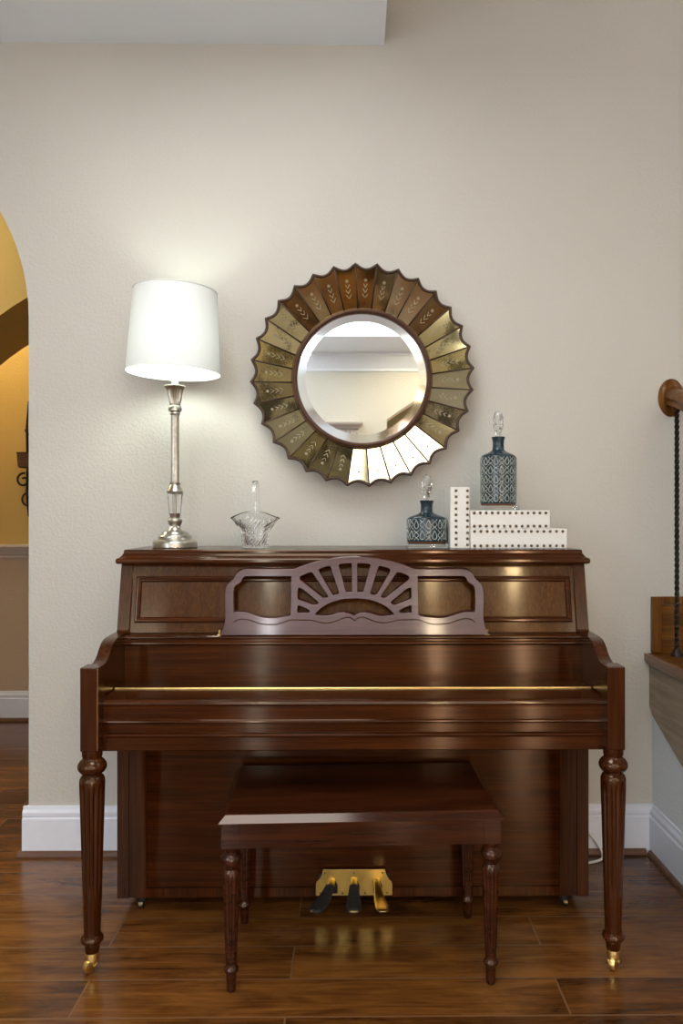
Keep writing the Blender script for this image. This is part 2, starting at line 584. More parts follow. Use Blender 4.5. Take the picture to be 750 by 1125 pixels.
# glowing strips on passage end and casing door, added for streaks in the lacquer
warm = emit('warm_sidelight_glass', (1.0, 0.72, 0.55, 1), 75.0)
YP = YB - 1.65
for k, x in enumerate((0.97, 1.98)):
    struct('window_%d' % (6 + k), B(x - 0.035, x + 0.035, YP, YP + 0.01, 0.15, 2.08), warm)
    bm = bmesh.new()
    box(bm, x - 0.10, x - 0.035, YP, YP + 0.04, 0.08, 2.14)
    box(bm, x + 0.035, x + 0.10, YP, YP + 0.04, 0.08, 2.14)
    box(bm, x - 0.035, x + 0.035, YP, YP + 0.038, 0.08, 0.15)
    box(bm, x - 0.035, x + 0.035, YP, YP + 0.038, 2.08, 2.14)
    struct('trim_%d' % (10 + k), bm, M['white'])
struct('window_8', B(-0.92, -0.84, YB + 0.0405, YB + 0.05, 0.25, 1.92), emit('cool_door_glass', (0.85, 0.92, 1.0, 1), 25.0))  # cool glow added for the bluish streak on the piano

# hall seen through the arch
bm = bmesh.new()
def arch_side(cx, cz, r):
    return [(cx + r, 0.0)] + arc(cx, cz, r, 0, 180, 48) + [(cx - r, 0.0)]
fa = arch_side(-0.916, 1.212, 1.2)
ba = arch_side(-1.08, 1.125, 1.2)
for a, y in ((fa, 0.74), (ba, 1.24)):
    vs = [bm.verts.new((u, y, v)) for u, v in a + [(-5.2, 0), (-5.2, ZC), (1.2, ZC), (1.2, 0)]]
    f = bm.faces.new(vs)
    f.normal_update()
    bmesh.ops.triangulate(bm, faces=[f], ngon_method='EAR_CLIP')
va = [bm.verts.new((u, 0.74, v)) for u, v in fa]
vb = [bm.verts.new((u, 1.24, v)) for u, v in ba]
for i in range(len(fa) - 1):
    bm.faces.new((va[i], va[i + 1], vb[i + 1], vb[i]))
struct('wall_hall_arch', bm, M['amber'])
bm = bmesh.new()
box(bm, -5.2, 1.2, 1.86, 1.95, 0.0, 1.0, 1)
box(bm, -5.2, 1.2, 1.86, 1.95, 1.0, ZC, 0)
box(bm, -5.3, -5.2, 0.15, 1.95, 0.0, ZC, 0)
box(bm, 1.2, 1.3, 0.15, 1.95, 0.0, ZC, 0)
box(bm, -5.2, XL, 0.05, 0.15, 0.0, ZC, 0)
struct('wall_hall', bm, [M['amber'], M['hall_low']])
struct('ceiling_hall', B(-5.2, 1.2, 0.15, 1.86, ZC, ZC + 0.1), M['ceil'])
prof = [(1.86, 0.975), (1.845, 0.977), (1.84, 0.99), (1.846, 1.0), (1.835, 1.01), (1.83, 1.03), (1.822, 1.04), (1.818, 1.055), (1.822, 1.066), (1.86, 1.068)]
struct('trim_3', Pr(prof, -5.2, 1.2, 'YZ'), M['railpaint'], smooth=True, angle=25)

# baseboards
def base_prof(d):      # offsets from the wall, z
    return [(0, 0), (0.018, 0), (0.018, 0.133), (0.012, 0.139), (0.015, 0.146), (0.015, 0.156), (0.008, 0.166), (0.006, 0.177), (0, 0.178)]
P0 = base_prof(0)
struct('baseboard_back', Pr([(-o, z) for o, z in P0], ax + ar - 0.018, 1.108, 'YZ'), M['white'], smooth=True, angle=20)
struct('baseboard_jamb', Pr([(ax + ar - o, z) for o, z in P0], 0.0005, 0.15, 'XZ'), M['white'], smooth=True, angle=20)
struct('baseboard_right', Pr([(1.108 - o, z) for o, z in P0], -1.15, -0.0185, 'XZ'), M['white'], smooth=True, angle=20)
struct('baseboard_hall', Pr([(1.86 - o, z) for o, z in P0], -5.2, 1.2, 'YZ'), M['white'], smooth=True, angle=20)
def shoe(off):
    return [(off, 0)] + [(off + 0.014 * math.cos(a), 0.019 * math.sin(a)) for a in [i * PI / 12 for i in range(7)]]
S0 = shoe(0.018)
struct('trim_4', Pr([(-o, z) for o, z in S0], ax + ar - 0.032, 1.076, 'YZ'), M['shoe'], smooth=True, angle=40)
struct('trim_5', Pr([(ax + ar - o, z) for o, z in S0], 0.0005, 0.15, 'XZ'), M['shoe'], smooth=True, angle=40)
struct('trim_6', Pr([(1.108 - o, z) for o, z in S0], -1.15, -0.0325, 'XZ'), M['shoe'], smooth=True, angle=40)
struct('trim_7', Pr([(1.86 - o, z) for o, z in S0], -5.2, 1.2, 'YZ'), M['shoe'], smooth=True, angle=40)
# low wall that carries the stairs
pts = [(0.0, 0.0), (0.0, 0.70), (-0.34, 0.70), (-0.36, 0.50), (-0.64, 0.50), (-0.66, 0.32), (-0.92, 0.32), (-0.94, 0.14), (-1.18, 0.14), (-1.18, 0.0)]
struct('wall_stair', Pr(pts, 1.108, 1.16, 'YZ'), M['stairwall'])

# ================================================================ STAIRCASE
st = thing('staircase', 'oak staircase corner with twisted iron baluster at the right edge of the wall', 'staircase', (1.1, 0.0, 0.0))
ZT = [0.737, 0.553, 0.369, 0.184]
YT = [0.0, -0.36, -0.64, -0.92, -1.20]
for i, z in enumerate(ZT):
    y1, y0 = YT[i], YT[i + 1]
    bm = bmesh.new()
    rect_rings(bm, -0.015, 0.9, y0 - 0.028, y1 - 0.001, [(-0.006, z - 0.030), (0, z - 0.024), (0.0, z - 0.006), (-0.006, z)])
    t = obj('tread', bm, M['oak'], st)
    bm = bmesh.new()
    box(bm, -0.024, -0.010, y0 - 0.03, y1 - 0.001, z - 0.030, z - 0.001, bev=0.004)
    obj('nosing', bm, M['nosing'], t)
    prof = [(-0.012, z - 0.031), (-0.012, z - 0.036), (-0.006, z - 0.045), (0.0, z - 0.052), (0.008, z - 0.052), (0.008, z - 0.031)]
    obj('cove_moulding', Pr(prof, y0 - 0.012, y1 - 0.001, 'XZ'), M['stringer'], t)
    obj('riser', B(0.004, 0.9, y0, y0 + 0.016, (ZT[i + 1] if i < 3 else 0.0), z - 0.031), M['oak'], st)
pts = [(-0.001, 0.705), (-0.001, 0.538), (-0.028, 0.512), (-0.31, 0.400), (-0.75, 0.115), (-0.93, 0.0), (-1.20, 0.0), (-1.20, 0.152),
       (-0.921, 0.152), (-0.921, 0.338), (-0.641, 0.338), (-0.641, 0.522), (-0.361, 0.522), (-0.361, 0.705)]
obj('stringer', Pr(pts, -0.004, 0.007, 'YZ'), M['stringer'], st)
bm = bmesh.new()
box(bm, 0.03, 0.9, -0.010, -0.001, 0.738, 0.915)
sk = obj('wall_panel', bm, M['oak'], st)
bm = bmesh.new()
box(bm, 0.0, 0.036, -0.020, -0.001, 0.738, 0.946, bev=0.004)
box(bm, 0.036, 0.9, -0.020, -0.001, 0.918, 0.946, bev=0.004)
obj('panel_frame', bm, M['oak_z'], sk)

def baluster(x, y, z0, z1):
    bm = bmesh.new()
    n = 110
    tube(bm, [(x, y, z0 + (z1 - z0) * i / n) for i in range(n + 1)], 0.0088, 4, twist=0.62)
    b = obj('baluster', bm, M['iron'], st)
    obj('shoe_collar', La([(0.022, 0), (0.022, 0.004), (0.019, 0.012), (0.014, 0.018), (0.013, 0.026)], 20, (x, y, z0)), M['iron'], b, smooth=True, angle=40)
rail = [(0.076, -0.014, 1.682), (0.076, -0.10, 1.658), (0.076, -0.25, 1.605), (0.076, -0.5, 1.45), (0.076, -1.17, 1.01)]
baluster(0.068, -0.075, 0.737, 1.642)
baluster(0.068, -0.215, 0.737, 1.590)
for y, z, zt in ((-0.46, 0.553, 1.45), (-0.60, 0.553, 1.36), (-0.74, 0.369, 1.265), (-0.88, 0.369, 1.175), (-1.02, 0.184, 1.08)):
    baluster(0.068, y, z, zt)
bm = bmesh.new()
R = []
sect = [(-0.030, 0.002), (-0.029, 0.020), (-0.018, 0.032), (0, 0.036), (0.018, 0.032), (0.029, 0.020), (0.030, 0.002), (0.022, -0.010), (0.024, -0.026), (-0.024, -0.026), (-0.022, -0.010)]
for p in rail:
    R.append([bm.verts.new((p[0] + u, p[1], p[2] + v)) for u, v in sect])
for a, b in zip(R, R[1:]):
    for i in range(len(sect)):
        bm.faces.new((a[i], a[(i + 1) % len(sect)], b[(i + 1) % len(sect)], b[i]))
bm.faces.new(R[0])
bm.faces.new(R[-1])
hr = obj('handrail', bm, M['oak'], st, smooth=True, angle=35)
bm = La([(1.0, 0.0), (1.0, 0.008), (0.93, 0.014), (0.80, 0.017), (0.74, 0.020), (0.0001, 0.021)], 40)
for v in bm.verts:
    v.co = Vector((0.076 + v.co.x * 0.047, -v.co.z, 1.682 + v.co.y * 0.070))
obj('rosette', bm, M['oak_z'], hr, smooth=True, angle=40)
bm = bmesh.new()
box(bm, 0.03, 0.12, -1.26, -1.17, 0.0, 1.02, bev=0.006)
rect_rings(bm, 0.03, 0.12, -1.26, -1.17, [(0, 1.02), (0.016, 1.03), (0.016, 1.05), (-0.02, 1.08)])
obj('newel_post', bm, M['oak_z'], st)

# ================================================================ PIANO
pn = thing('upright_piano', 'glossy dark mahogany console upright piano standing against the wall', 'piano', (0, 0, 0))
def side_profile():
    return [(-0.06, 0.047), (-0.43, 0.047), (-0.43, 0.607), (-0.702, 0.607), (-0.702, 0.826), (-0.68, 0.826), (-0.655, 0.828), (-0.635, 0.835),
            (-0.618, 0.846), (-0.602, 0.860), (-0.586, 0.871), (-0.568, 0.878), (-0.54, 0.882), (-0.436, 0.884), (-0.432, 0.888), (-0.384, 1.091), (-0.06, 1.091)]
for s in (-1, 1):
    bm = Pr(side_profile(), *sorted((s * 0.704, s * 0.740)), 'YZ')
    obj('side_panel', bm, M['mahog_z'], pn, smooth=True, angle=22)
    # front leg with its square block
    bm = bmesh.new()
    xa, xb = sorted((s * 0.691, s * 0.740))
    box(bm, xa, xb, -0.76, -0.700, 0.607, 0.834, bev=0.003)
    lg = obj('leg', bm, M['mahog_z'], pn)
    cx, cy = s * 0.716, -0.732
    prof = [(0.018, 0.052), (0.0195, 0.060), (0.021, 0.070), (0.024, 0.078), (0.0295, 0.083), (0.0305, 0.088), (0.0285, 0.094), (0.023, 0.100), (0.0225, 0.108)]
    z0, z1, r0, r1 = 0.115, 0.515, 0.0225, 0.034
    for i in range(26):
        t = i / 25
        prof.append((r0 + (r1 - r0) * t ** 1.0, z0 + (z1 - z0) * t))
    prof += [(0.0335, 0.525), (0.030, 0.533), (0.026, 0.537), (0.026, 0.541), (0.033, 0.546), (0.038, 0.554), (0.039, 0.561), (0.0375, 0.568), (0.032, 0.576), (0.026, 0.581), (0.025, 0.585), (0.027, 0.590), (0.0275, 0.607)]
    obj('turned_post', La(prof, 96, (cx, cy, 0), (12, 0.13, 0.22, 0.50)), M['turned'], lg, smooth=True, angle=38)
    bm = bmesh.new()
    lathe(bm, [(0.0175, 0.028), (0.0175, 0.056), (0.0165, 0.058)], 24, (cx, cy, 0))
    lathe(bm, [(0.006, 0.018), (0.008, 0.03)], 12, (cx, cy, 0))
    # fork and wheel trailing to the left-front
    wx, wy = cx - 0.004, cy - 0.012
    w = bmesh.new()
    lathe(w, [(0.010, -0.009), (0.0165, -0.007), (0.0175, 0.0), (0.0165, 0.007), (0.010, 0.009)], 24)
    rot = Matrix.Translation((wx, wy, 0.0175)) @ Matrix.Rotation(math.radians(35 * s if s < 0 else -35), 4, 'Z') @ Matrix.Rotation(PI / 2, 4, 'Y')
    bmesh.ops.transform(w, matrix=rot, verts=w.verts[:])
    tube(bm, [(cx - 0.013, cy, 0.030), (cx - 0.016, cy - 0.006, 0.022), (cx - 0.014, cy - 0.012, 0.0175)], 0.0045, 8)
    tube(bm, [(cx + 0.011, cy, 0.030), (cx + 0.012, cy - 0.006, 0.022), (cx + 0.008, cy - 0.012, 0.0175)], 0.0045, 8)
    ca = obj('caster', bm, M['brass'], lg, smooth=True, angle=40)
    obj('wheel', w, M['brass'], ca, smooth=True, angle=40)
    # small hidden caster under the case
    bm = bmesh.new()
    lathe(bm, [(0.009, 0.02), (0.018, 0.026), (0.018, 0.046)], 16, (s * 0.672, -0.395, 0))
    w = bmesh.new()
    lathe(w, [(0.012, -0.008), (0.016, -0.006), (0.016, 0.006), (0.012, 0.008)], 20)
    bmesh.ops.transform(w, matrix=Matrix.Translation((s * 0.672, -0.398, 0.016)) @ Matrix.Rotation(PI / 2, 4, 'Y'), verts=w.verts[:])
    c2 = obj('case_caster', bm, M['dark'], pn)
    obj('wheel', w, M['silverdark'], c2, smooth=True, angle=40)

# top lid
bm = bmesh.new()
rect_rings(bm, -0.731, 0.731, -0.392, -0.075, [(0.012, 1.092), (0.018, 1.094), (0.020, 1.099), (0.020, 1.106), (0.017, 1.110), (0.010, 1.113), (0.005, 1.118), (0.002, 1.124), (0.0, 1.126), (0.0, 1.133), (-0.003, 1.137)])
obj('top_lid', bm, M['mahog'], pn)
obj('back_board', B(-0.704, 0.704, -0.10, -0.065, 0.05, 1.09), M['dark'], pn)

# upper panel, leaning back
def lean(y, z0=0.878, y0=-0.428, slope=0.048 / 0.212):
    pass
SL = 0.224
def up_y(z):
    return -0.424 + (z - 0.878) * SL
bm = bmesh.new()
prism(bm, [(up_y(0.878), 0.878), (up_y(1.091), 1.091), (up_y(1.091) + 0.02, 1.091), (up_y(0.878) + 0.02, 0.878)], -0.7035, 0.7035, 'YZ')
up = obj('upper_panel', bm, M['mahog_fig'], pn)
# mitred moulding frame on it: profile steps along inset
bm = bmesh.new()
x0, x1, z0, z1 = -0.690, 0.692, 0.908, 1.052
R = []
for ins, h in ((0, 0.0), (0.001, 0.005), (0.004, 0.008), (0.008, 0.0085), (0.011, 0.006), (0.014, 0.0055), (0.017, 0.002), (0.018, 0.0)):
    ring = []
    for x, z in ((x0 + ins, z0 + ins), (x1 - ins, z0 + ins), (x1 - ins, z1 - ins), (x0 + ins, z1 - ins)):
        ring.append(bm.verts.new((x, up_y(z) - h, z + h * SL)))
    R.append(ring)
for a, b in zip(R, R[1:]):
    for i in range(4):
        bm.faces.new((a[i], a[(i + 1) % 4], b[(i + 1) % 4], b[i]))
obj('panel_moulding', bm, M['mahog'], up)

# ledge and rail over the fallboard
prof = [(-0.42, 0.877), (-0.478, 0.877), (-0.483, 0.874), (-0.484, 0.870), (-0.480, 0.866), (-0.480, 0.860), (-0.485, 0.857), (-0.486, 0.852), (-0.482, 0.848), (-0.476, 0.846), (-0.476, 0.840), (-0.42, 0.840)]
obj('ledge_rail', Pr(prof, -0.7035, 0.7035, 'YZ'), M['mahog'], pn, smooth=True, angle=30)
obj('fallboard', B(-0.7035, 0.7035, -0.476, -0.455, 0.735, 0.8405), M['mahog'], pn)
# folded key lid: rear leaf, brass hinge, front leaf
obj('key_lid_leaf', B(-0.7015, 0.7015, -0.578, -0.4765, 0.717, 0.7365, bev=0.001), M['mahog'], pn)
hb = bmesh.new()
tube(hb, [(-0.7005, -0.580, 0.7375), (0.7005, -0.580, 0.7375)], 0.0034, 12)
for i in range(70):
    x = -0.70 + 1.40 * (i + 0.5) / 70
    tube(hb, [(x - 0.0008, -0.580, 0.7375), (x + 0.0008, -0.580, 0.7375)], 0.0038, 12)
obj('piano_hinge', hb, M['brass'], pn, smooth=True, angle=40)
prof = [(-0.582, 0.7365), (-0.696, 0.7365), (-0.706, 0.735), (-0.713, 0.730), (-0.7155, 0.724), (-0.7140, 0.7195), (-0.7125, 0.7185), (-0.7125, 0.7160), (-0.7145, 0.7150),
        (-0.7145, 0.682), (-0.719, 0.679), (-0.720, 0.675), (-0.717, 0.671), (-0.709, 0.669), (-0.582, 0.669)]
obj('key_lid_leaf', Pr(prof, -0.699, 0.699, 'YZ'), M['mahog'], pn, smooth=True, angle=25)
prof = [(-0.60, 0.6685), (-0.707, 0.6685), (-0.707, 0.644), (-0.715, 0.641), (-0.7175, 0.637), (-0.716, 0.633), (-0.712, 0.631), (-0.712, 0.597), (-0.709, 0.594), (-0.60, 0.594)]
obj('key_slip', Pr(prof, -0.6995, 0.6995, 'YZ'), M['mahog'], pn, smooth=True, angle=25)
obj('keybed', B(-0.7035, 0.7035, -0.5995, -0.412, 0.600, 0.668), M['mahog'], pn)
for s in (-1, 1):
    bm = bmesh.new()
    tube(bm, [(s * 0.414, -0.463, 0.877), (s * 0.414, -0.463, 0.892)], 0.004, 10)
    box(bm, s * 0.414 - 0.006, s * 0.414 + 0.006, -0.468, -0.452, 0.8765, 0.880)
    obj('desk_stop', bm, M['brass'], pn)

# lower front: stiles, rails and recessed panel
bm = bmesh.new()
box(bm, -0.7035, -0.650, -0.426, -0.40, 0.047, 0.5995)
box(bm, 0.650, 0.7035, -0.426, -0.40, 0.047, 0.5995)
box(bm, -0.650, 0.650, -0.426, -0.40, 0.047, 0.076)
lf = obj('lower_frame', bm, M['mahog_z'], pn)
lp = obj('lower_panel', B(-0.650, 0.650, -0.416, -0.402, 0.076, 0.5995), M['mahog'], pn)
obj('bottom_board', B(-0.7035, 0.7035, -0.40, -0.10, 0.047, 0.07), M['dark'], pn)

# pedal plate
def px2(px, py, D=2.42):
    return ((px - 388.3) * D / 850, 1.25 - (py - 565) * D / 850)
side = [(347, 985), (347, 974), (347.5, 971), (350.5, 968), (353.5, 963), (355, 957)]
oL = [px2(*p) for p in side]
oR = [(-x + 0.003, z) for x, z in reversed(oL)]
holes = []
for cx in (-0.0675, 0.001, 0.072):
    holes.append([(cx - 0.010, 0.0575), (cx + 0.018, 0.0575), (cx + 0.018, 0.085), (cx + 0.010, 0.102), (cx - 0.004, 0.106), (cx - 0.012, 0.100)])
bm = flat_with_holes('pp', oL + oR, holes, 0.005, 0.0008)
for v in bm.verts:
    v.co = Vector((v.co.x, -0.429 - v.co.z, v.co.y))
pp = obj('pedal_plate', bm, M['brassplate'], pn)
for x, z in ((-0.105, 0.061), (-0.09, 0.124), (-0.035, 0.061), (0.001, 0.124), (0.036, 0.061), (0.09, 0.124), (0.105, 0.061)):
    s = bmesh.new()
    lathe(s, [(0.0028, 0), (0.0024, 0.0015), (0.0008, 0.0018)], 10)
    bmesh.ops.transform(s, matrix=Matrix.Translation((x, -0.4316, z)) @ Matrix.Rotation(PI / 2, 4, 'X'), verts=s.verts[:])
    obj('screw', s, M['silverdark'], pp)
obj('pedal_box', B(-0.11, 0.113, -0.4262, -0.4255, 0.05, 0.12), M['dark'], pp)  # thin dark sheet painting the shade inside the pedal slots

def pedal_loft(path, widths, thick, n=16):
    bm = bmesh.new()
    R = []
    P = [Vector(p) for p in path]
    for i, p in enumerate(P):
        d = (P[min(i + 1, len(P) - 1)] - P[max(i - 1, 0)]).normalized()
        w = d.cross(Vector((0, 0, 1))).normalized()
        u = w.cross(d).normalized()
        ring = []
        for k in range(n):
            t = 2 * PI * k / n
            cs, sn = math.cos(t), math.sin(t)
            e = 0.7
            ring.append(bm.verts.new(p + w * widths[i] * math.copysign(abs(cs) ** e, cs) + u * thick[i] * math.copysign(abs(sn) ** e, sn)))
        R.append(ring)
    for a, b in zip(R, R[1:]):
        for k in range(n):
            bm.faces.new((a[k], a[(k + 1) % n], b[(k + 1) % n], b[k]))
    bm.faces.new(R[0][::-1])
    bm.faces.new(R[-1])
    return bm
for x0, xt, covered in ((-0.0675, -0.116, True), (0.001, 0.0, True), (0.072, 0.088, False)):
    ts = [0, 0.12, 0.25, 0.4, 0.6, 0.8, 0.92, 0.98, 1.0]
    path = [(x0, -0.39, 0.096), (x0, -0.438, 0.098)]
    for t in ts[1:]:
        path.append((x0 + (xt - x0) * t, -0.44 - 0.155 * t, 0.098 - 0.012 * t - 0.012 * math.sin(t * 3.14)))
    wd = [0.010, 0.0105, 0.0115, 0.0135, 0.0165, 0.0195, 0.0205, 0.0185, 0.013, 0.005]
    tk = [0.009, 0.009, 0.007, 0.005, 0.0045, 0.0045, 0.0045, 0.004, 0.003, 0.0015]
    pd = obj('pedal', pedal_loft(path, wd, tk), M['brass'], pn, smooth=True, angle=60)
    if covered:
        pc = [(p[0], p[1], p[2] + 0.001) for p in path[2:]]
        pc[-1] = (pc[-1][0], pc[-1][1] + 0.004, pc[-1][2])
        obj('pedal_cover', pedal_loft(pc, [w + 0.003 for w in wd[2:]], [t + 0.0035 for t in tk[2:]]), M['felt'], pd, smooth=True, angle=60)

# music desk: cut-out board with a sunburst
K = 2.405 / 850
def mk(pts, mirror=False):
    return [((p[0] - 389.3) * K * (-1 if mirror else 1), (696 - p[1]) * K) for p in pts]
half = [(243.5, 696), (244.6, 694), (246.5, 690), (248, 684), (248.6, 678), (248, 670), (247.4, 660), (247, 650), (247.6, 644), (249.4, 640.5), (253, 637), (255.6, 634.5), (257, 631),
        (259, 628), (262.5, 625.2), (267, 624), (273, 623.6), (300, 623.8), (322, 623.6)]
R_ = 165.0
arcp = []
for i in range(0, 13):
    px = 326 + (389.3 - 326) * i / 12
    arcp.append((px, 609.5 + R_ - math.sqrt(R_ ** 2 - (389.3 - px) ** 2)))
left = mk(half + arcp[:-1])
right = mk(list(reversed(half + arcp[:-1])), True)
outline = left + [mk([(389.3, 609.5)])[0]] + right
win = [(257, 672), (256.2, 660), (255.8, 648), (256.4, 643.5), (258.4, 641), (262, 639), (264, 637), (265, 633.8), (267, 631.8), (270, 631), (295, 631), (319.6, 631), (319.6, 652), (319.6, 674.4),
       (316, 676), (309, 677.4), (300, 678.4), (290, 677.8), (282, 675.6), (275, 673), (269, 671.6), (263, 671.6)]
hA = [(326.4, 664.6), (327.2, 663.8), (329, 664), (336.5, 667), (340.4, 669.4), (340.6, 670.8), (338.6, 672.6), (327, 672.6), (326.4, 671.8)]
hB = [(326.4, 645.6), (327.2, 644.2), (329, 644), (332, 645.4), (349, 659.4), (349.8, 661.2), (348.4, 662.8), (345, 663.8), (343, 663.4), (327, 657.2), (326.4, 656)]
hC = [(328, 633.4), (328.4, 632), (331, 630), (338, 627), (341.5, 626.6), (343, 627.6), (360, 652.6), (360.6, 654.6), (359, 655.6), (356.4, 656.2), (354.4, 655.6), (329.4, 636)]
hD = [(349.2, 624.4), (350, 622.8), (355, 620.9), (360.6, 619.4), (362.6, 620.2), (363.4, 622), (372.4, 649.6), (372, 651.4), (367.6, 652.8), (365.6, 652.4), (364, 650.6), (350, 627)]
hE = [(371.2, 618.8), (372.6, 617.4), (378, 616.6), (385.6, 616.2), (386.6, 617), (386.6, 648.4), (385.8, 649.2), (381, 649.6), (379.4, 648.6)]
holes = []
for h in (win, hA, hB, hC, hD, hE):
    holes.append(mk(h))
    holes.append(mk(list(reversed(h)), True))
sun = [(345.6, 674.2), (347, 672), (352, 667), (358, 663), (366, 659.4), (376, 656.8)]
low = [(351, 675.6), (360, 675.8), (366, 674.6), (372, 672.6), (377, 672), (383, 672.8), (387, 674.4)]
L1 = mk(sun) + [mk([(389.3, 655.8)])[0]] + mk(list(reversed(sun)), True)
L2 = mk(low, True) + [mk([(389.3, 676)])[0]] + mk(list(reversed(low)))
holes.append(L1 + L2)
DT = 0.017
bm = flat_with_holes('md', outline, holes, DT)
ang = math.radians(16.5)
def desk_pt(u, v, w):            # u along, v up the board, w out of its face
    return Vector((u + 0.003, -0.4755 + v * math.sin(ang) - w * math.cos(ang), 0.8785 + v * math.cos(ang) + w * -math.sin(ang) + 0.004))
for v in bm.verts:
    v.co = desk_pt(v.co.x, v.co.y, v.co.z)
md_ = obj('music_desk', bm, M['desk'], pn)
bm = bmesh.new()
gl = [(258, 683), (259.4, 681), (262.6, 679.4), (268, 678.6), (274, 679.6), (281, 682), (288, 684), (296, 684.8), (305, 684.4), (312, 682.4), (320, 679.8), (331, 679.8), (341, 680), (347, 681.4), (354, 682.8), (362, 682.8), (370, 680.6), (376, 678), (381, 676.8), (385, 677.4), (389.3, 680.6)]
for mr in (False, True):
    g2 = [desk_pt(u, v, DT / 2) for u, v in smooth_path(mk(gl, mr), sub=3)]
    tube(bm, g2, 0.0018, 8)
obj('scroll_bead', bm, M['mahog'], md_, smooth=True)  # darker bead drawn for the shadow line of the desk's groove

# ================================================================ BENCH
bn = thing('piano_bench', 'dark mahogany piano bench with slanted-edge top and turned legs, pushed under the keyboard', 'bench', (0.016, -0.645, 0), (0, 0, math.radians(2.1)))
bm = bmesh.new()
rect_rings(bm, -0.371, 0.371, -0.218, 0.205, [(-0.004, 0.452), (0, 0.4535), (0, 0.4565), (-0.016, 0.473), (-0.0185, 0.4745), (-0.022, 0.4745)])
obj('seat', bm, M['bench'], bn)
obj('apron', B(-0.33, 0.33, -0.190, -0.172, 0.381, 0.4525), M['bench'], bn)
obj('apron', B(-0.33, 0.33, 0.165, 0.183, 0.381, 0.4525), M['bench'], bn)
obj('apron', B(-0.360, -0.344, -0.15, 0.15, 0.381, 0.4525), M['bench'], bn)
obj('apron', B(0.344, 0.360, -0.15, 0.15, 0.381, 0.4525), M['bench'], bn)
prof = [(0.0095, 0.0), (0.0125, 0.003), (0.0135, 0.044), (0.0150, 0.049), (0.0185, 0.053), (0.0195, 0.057), (0.018, 0.062), (0.0145, 0.066), (0.0150, 0.075)]
for i in range(22):
    t = i / 21
    prof.append((0.0152 + 0.0078 * t, 0.085 + 0.215 * t))
prof += [(0.0225, 0.312), (0.0185, 0.319), (0.0175, 0.322), (0.021, 0.327), (0.0265, 0.336), (0.0285, 0.346), (0.0265, 0.356), (0.021, 0.364), (0.018, 0.368), (0.019, 0.372), (0.021, 0.376), (0.021, 0.381)]
for sx in (-1, 1):
    for sy in (-1, 1):
        bm = bmesh.new()
        cx, cy = sx * 0.3435, sy * 0.168
        box(bm, cx - 0.0235, cx + 0.0235, cy - 0.024, cy + 0.024, 0.3805, 0.452, bev=0.0015)
        lg = obj('leg', bm, M['bench'], bn)
        obj('turned_post', La(prof, 80, (cx, cy, 0), (10, 0.15, 0.10, 0.302)), M['bench'], lg, smooth=True, angle=50)

# ================================================================ THINGS ON THE PIANO
ZP = 1.1372
# ---- table lamp
lx, ly = -0.604, -0.235
lamp = thing('table_lamp', 'tall antique silver buffet lamp with lit white drum shade on the piano', 'lamp', (lx, ly, ZP))
def lz(y):
    return 1.25 + (565 - y) / 850 * 2.632 - ZP
base = [(0.073, 0.0), (0.0745, 0.003), (0.0745, 0.018), (0.072, 0.023), (0.066, 0.026), (0.058, 0.028), (0.056, 0.034), (0.056, 0.039), (0.053, 0.043), (0.046, 0.046), (0.043, 0.050), (0.040, 0.054), (0.024, 0.060), (0.020, 0.066)]
obj('base', La(base, 48), M['silver'], lamp, smooth=True, angle=18)
stem = [(0.019, 0.064), (0.018, 0.074), (0.0215, 0.080), (0.024, 0.086), (0.0245, 0.093), (0.021, 0.098), (0.016, 0.101), (0.017, 0.107), (0.0185, 0.112), (0.0205, 0.1155)]
bm = bmesh.new()
lathe(bm, stem, 48, flute=(16, 0.12, 0.063, 0.078))
cr0, cr1 = lz(566), lz(541)
lathe(bm, [(0.004, 0.112), (0.004, cr1 + 0.004)], 12)
lathe(bm, [(0.027, cr1 - 0.001), (0.0285, cr1 + 0.003), (0.026, cr1 + 0.009), (0.0235, cr1 + 0.013), (0.021, cr1 + 0.019), (0.017, cr1 + 0.025), (0.0185, cr1 + 0.029), (0.0185, cr1 + 0.033), (0.014, cr1 + 0.036)], 32)
lathe(bm, [(0.0135, cr1 + 0.034), (0.0132, lz(456))], 48, flute=(12, 0.10, 0.0, 9))
zc = lz(456)
lathe(bm, [(0.015, zc - 0.002), (0.018, zc + 0.002), (0.0165, zc + 0.007), (0.022, zc + 0.012), (0.023, zc + 0.020), (0.020, zc + 0.027), (0.0175, zc + 0.031), (0.0185, zc + 0.035)], 32)
obj('stem', bm, M['silver'], lamp, smooth=True, angle=35)
bm = bmesh.new()
zt = lz(425)
lathe(bm, [(0.0185, zc + 0.034), (0.020, zc + 0.044), (0.0225, zc + 0.058), (0.027, zt - 0.014), (0.033, zt - 0.006), (0.0355, zt - 0.002), (0.034, zt + 0.001), (0.022, zt - 0.002)], 64, flute=(16, 0.24, zc + 0.040, zt - 0.005))
obj('cup', bm, M['silver'], lamp, smooth=True, angle=50)
bm = bmesh.new()
lathe(bm, [(0.0185, cr0), (0.0205, cr0 + 0.01), (0.0255, cr1 - 0.014), (0.0275, cr1 - 0.003), (0.024, cr1 - 0.001)], 8)
obj('crystal_column', bm, M['clear'], lamp)
obj('socket_tube', La([(0.0125, zt - 0.003), (0.0125, zt + 0.075), (0.011, zt + 0.078)], 24), M['socket'], lamp, smooth=True, angle=40)
sz0, sz1 = 1.728 - ZP, 2.003 - ZP
